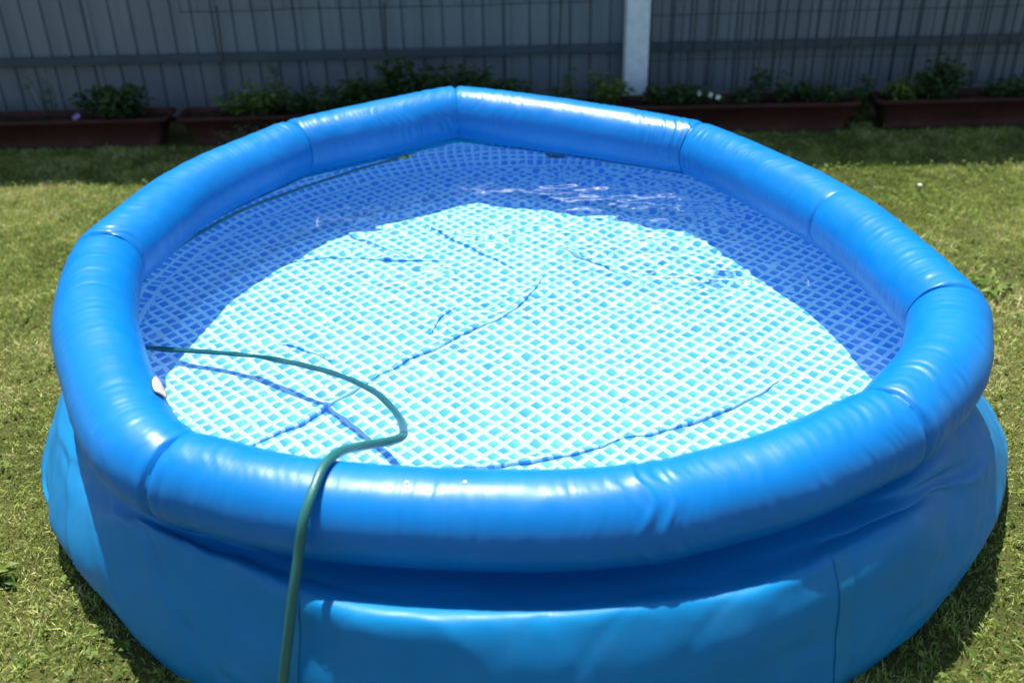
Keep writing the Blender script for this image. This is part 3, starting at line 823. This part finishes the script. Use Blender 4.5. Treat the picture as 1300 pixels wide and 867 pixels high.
# ------------------------------------------------------------------ lawn
def lawn(n, xr, yr, hmin, hmax, wmin, wmax, seed):
    rg = np.random.default_rng(seed)
    x = rg.uniform(*xr, n); y = rg.uniform(*yr, n)
    dist = np.hypot(x, y)
    d = np.hypot(x - PC[0], y - PC[1])
    clump = fbm(x * 5, y * 5, 81); patch = fbm(x * 1.3 + 4, y * 1.3, 82); fine = fbm(x * 16, y * 16, 83)
    bare = ((x - 2.05) / .11) ** 2 + ((y - 3.60) / .11) ** 2 < 1 + .8 * fine
    keep = (d > 1.50) & (rg.uniform(0, 1, n) < np.clip(.80 + .45 * fine + .2 * clump, .15, 1)) & ~(bare & (rg.uniform(0, 1, n) < .93)) & ((y < 5.47) | (np.abs(x - 2.03) < .07))
    x, y, clump, patch, fine = (q[keep] for q in (x, y, clump, patch, fine)); n = len(x)
    h = rg.uniform(hmin, hmax, n) * (1 + .45 * clump + .35 * fine) * np.where(rg.uniform(0, 1, n) < .02, 1.7, 1); w = rg.uniform(wmin, wmax, n)
    yaw = rg.uniform(0, 2 * np.pi, n); lean = np.abs(rg.normal(.55, .35, n)) ; la = rg.uniform(0, 2 * np.pi, n)
    z0 = .012 * fbm(x * 1.7, y * 1.7, 3) - .016
    B = np.stack([x, y, z0], -1); s = np.stack([np.cos(yaw), np.sin(yaw), 0 * yaw], -1) * (w / 2)[:, None]
    ld = np.stack([np.cos(la), np.sin(la), 0 * la], -1)
    mid = B + ld * (h * lean * .35)[:, None]; mid[:, 2] += h * .6
    tip = B + ld * (h * lean * 1.1)[:, None]; tip[:, 2] += h * (1 - .30 * np.clip(lean, 0, 1.6))
    V = np.stack([B - s, B + s, mid - s * .75, mid + s * .75, tip], 1).reshape(-1, 3)
    k = np.arange(n)[:, None] * 5
    F = np.concatenate([k + np.array([[0, 1, 3]]), k + np.array([[0, 3, 2]]), k + np.array([[2, 3, 4]])], 1).reshape(-1, 3)
    tint = np.clip(rg.beta(1.4, 2.0, n) * .82 + .34 * patch + .26 * clump + .20 * fine + .02, 0, 1)
    return V, F, tint
parts = [lawn(620000, (-2.9, 2.9), (.8, 5.6), .009, .027, .0018, .0042, 1), lawn(40000, (-6, 6), (-1.0, 5.6), .02, .04, .004, .008, 2)]
off = 0; VV, FF, TT = [], [], []
for v, f, t in parts: VV.append(v); FF.append(f + off); TT.append(t); off += len(v)
gr = mesh_obj('grass', np.concatenate(VV), np.concatenate(FF), M['grass'], None, False)
add_tint(gr, np.concatenate(TT), 5)
tag(gr, 'short patchy lawn grass, green with dry straw', 'grass', kind='stuff')
# clover and broad weeds between the blades
rg = np.random.default_rng(5)
n = 26000
x = rg.uniform(-3, 3, n); y = rg.uniform(.8, 5.4, n)
ok = (np.hypot(x - PC[0], y - PC[1]) > 1.53) & (fbm(x * 3 + 2, y * 3, 84) + .35 * rg.normal(0, 1, n) > .05)
x, y = x[ok], y[ok]; n = len(x)
la = rg.uniform(0, 2 * np.pi, n)
Cc = np.stack([x, y, rg.uniform(.006, .022, n)], -1); Dd = np.stack([np.cos(la), np.sin(la), rg.uniform(-.1, .5, n)], -1)
Nn = np.stack([rg.normal(0, .3, n), rg.normal(0, .3, n), np.ones(n)], -1)
Vl, Fl = leaf_cards(Cc, Nn, Dd, rg.uniform(.010, .026, n), .75)
clo = mesh_obj('clover', Vl, Fl, M['leaf_light'], None, False); add_tint(clo, rg.uniform(0.1, 1, n), 5)
tag(clo, 'clover and small broad leaves scattered through the lawn', 'clover', kind='stuff')
# a lone daisy on the right
da = tag(empty('daisy', (1.978, 4.504, 0)), 'single white daisy head in the sunlit grass', 'daisy')
b = MB()
for q in range(10):
    a = q * .628; dv = np.array([math.cos(a), math.sin(a), .1]); sd = np.array([-math.sin(a), math.cos(a), 0])
    b.add([(0, 0, .034), np.array([0, 0, .034]) + dv * .007 + sd * .003, np.array([0, 0, .034]) + dv * .011, np.array([0, 0, .034]) + dv * .007 - sd * .003], [(0, 1, 2, 3)])
b.build('flower', M['white'], da)
b = MB(); b.tube([(0, 0, -.02), (.002, 0, .033)], .0015, 5); b.build('stem', M['stem'], da)

# broad-leaved weeds in the lawn
plant('broad_weed', (-1.38, 1.97, 0), .035, .05, 9, 3, .060, M['leaf_light'], 'broad-leaved weed rosette in the lawn left of the pool', seed=31, width=.6)
plant('broad_weed', (1.87, 3.46, 0), .035, .06, 9, 3, .055, M['leaf_light'], 'pale broad-leaved weed beside the bare soil right of the pool', seed=32, width=.6)
plant('broad_weed', (1.80, 2.86, 0), .03, .05, 8, 3, .045, M['leaf_light'], 'small broad-leaved weed in the grass close to the right-hand ring corner', seed=33, width=.6)
# two small white drop-like specks on the front of the ring
for px_, th_, lab in ((-.215, 80, 'tiny white petal stuck on the front of the ring, nearer the hose'), (-.10, 84, 'tiny white petal stuck on the front of the ring, farther from the hose')):
    k = np.argmin(np.hypot(RP[:, 0] - px_, RP[:, 1] - 1.57)); c = RP[k, :3]; rr = RP[k, 3] * 1.018 + .0015
    c = c + rr * np.array([0, -math.cos(R(th_)), math.sin(R(th_))])
    a = np.linspace(0, 2 * np.pi, 10, endpoint=False)
    Vp = np.concatenate([[(0, 0, .0022)], np.stack([.0042 * np.cos(a), .0034 * np.sin(a), 0 * a], -1), np.stack([.0036 * np.cos(a), .003 * np.sin(a), 0 * a - .003], -1)])
    Fp = [(0, 1 + q, 1 + (q + 1) % 10) for q in range(10)] + [(1 + q, 11 + q, 11 + (q + 1) % 10, 1 + (q + 1) % 10) for q in range(10)]
    o = mesh_obj('speck', Vp, Fp, M['white'], None, True); o.location = c; o.rotation_euler = (R(90 - th_), 0, .4)
    tag(o, lab, 'speck', 'specks on the ring')
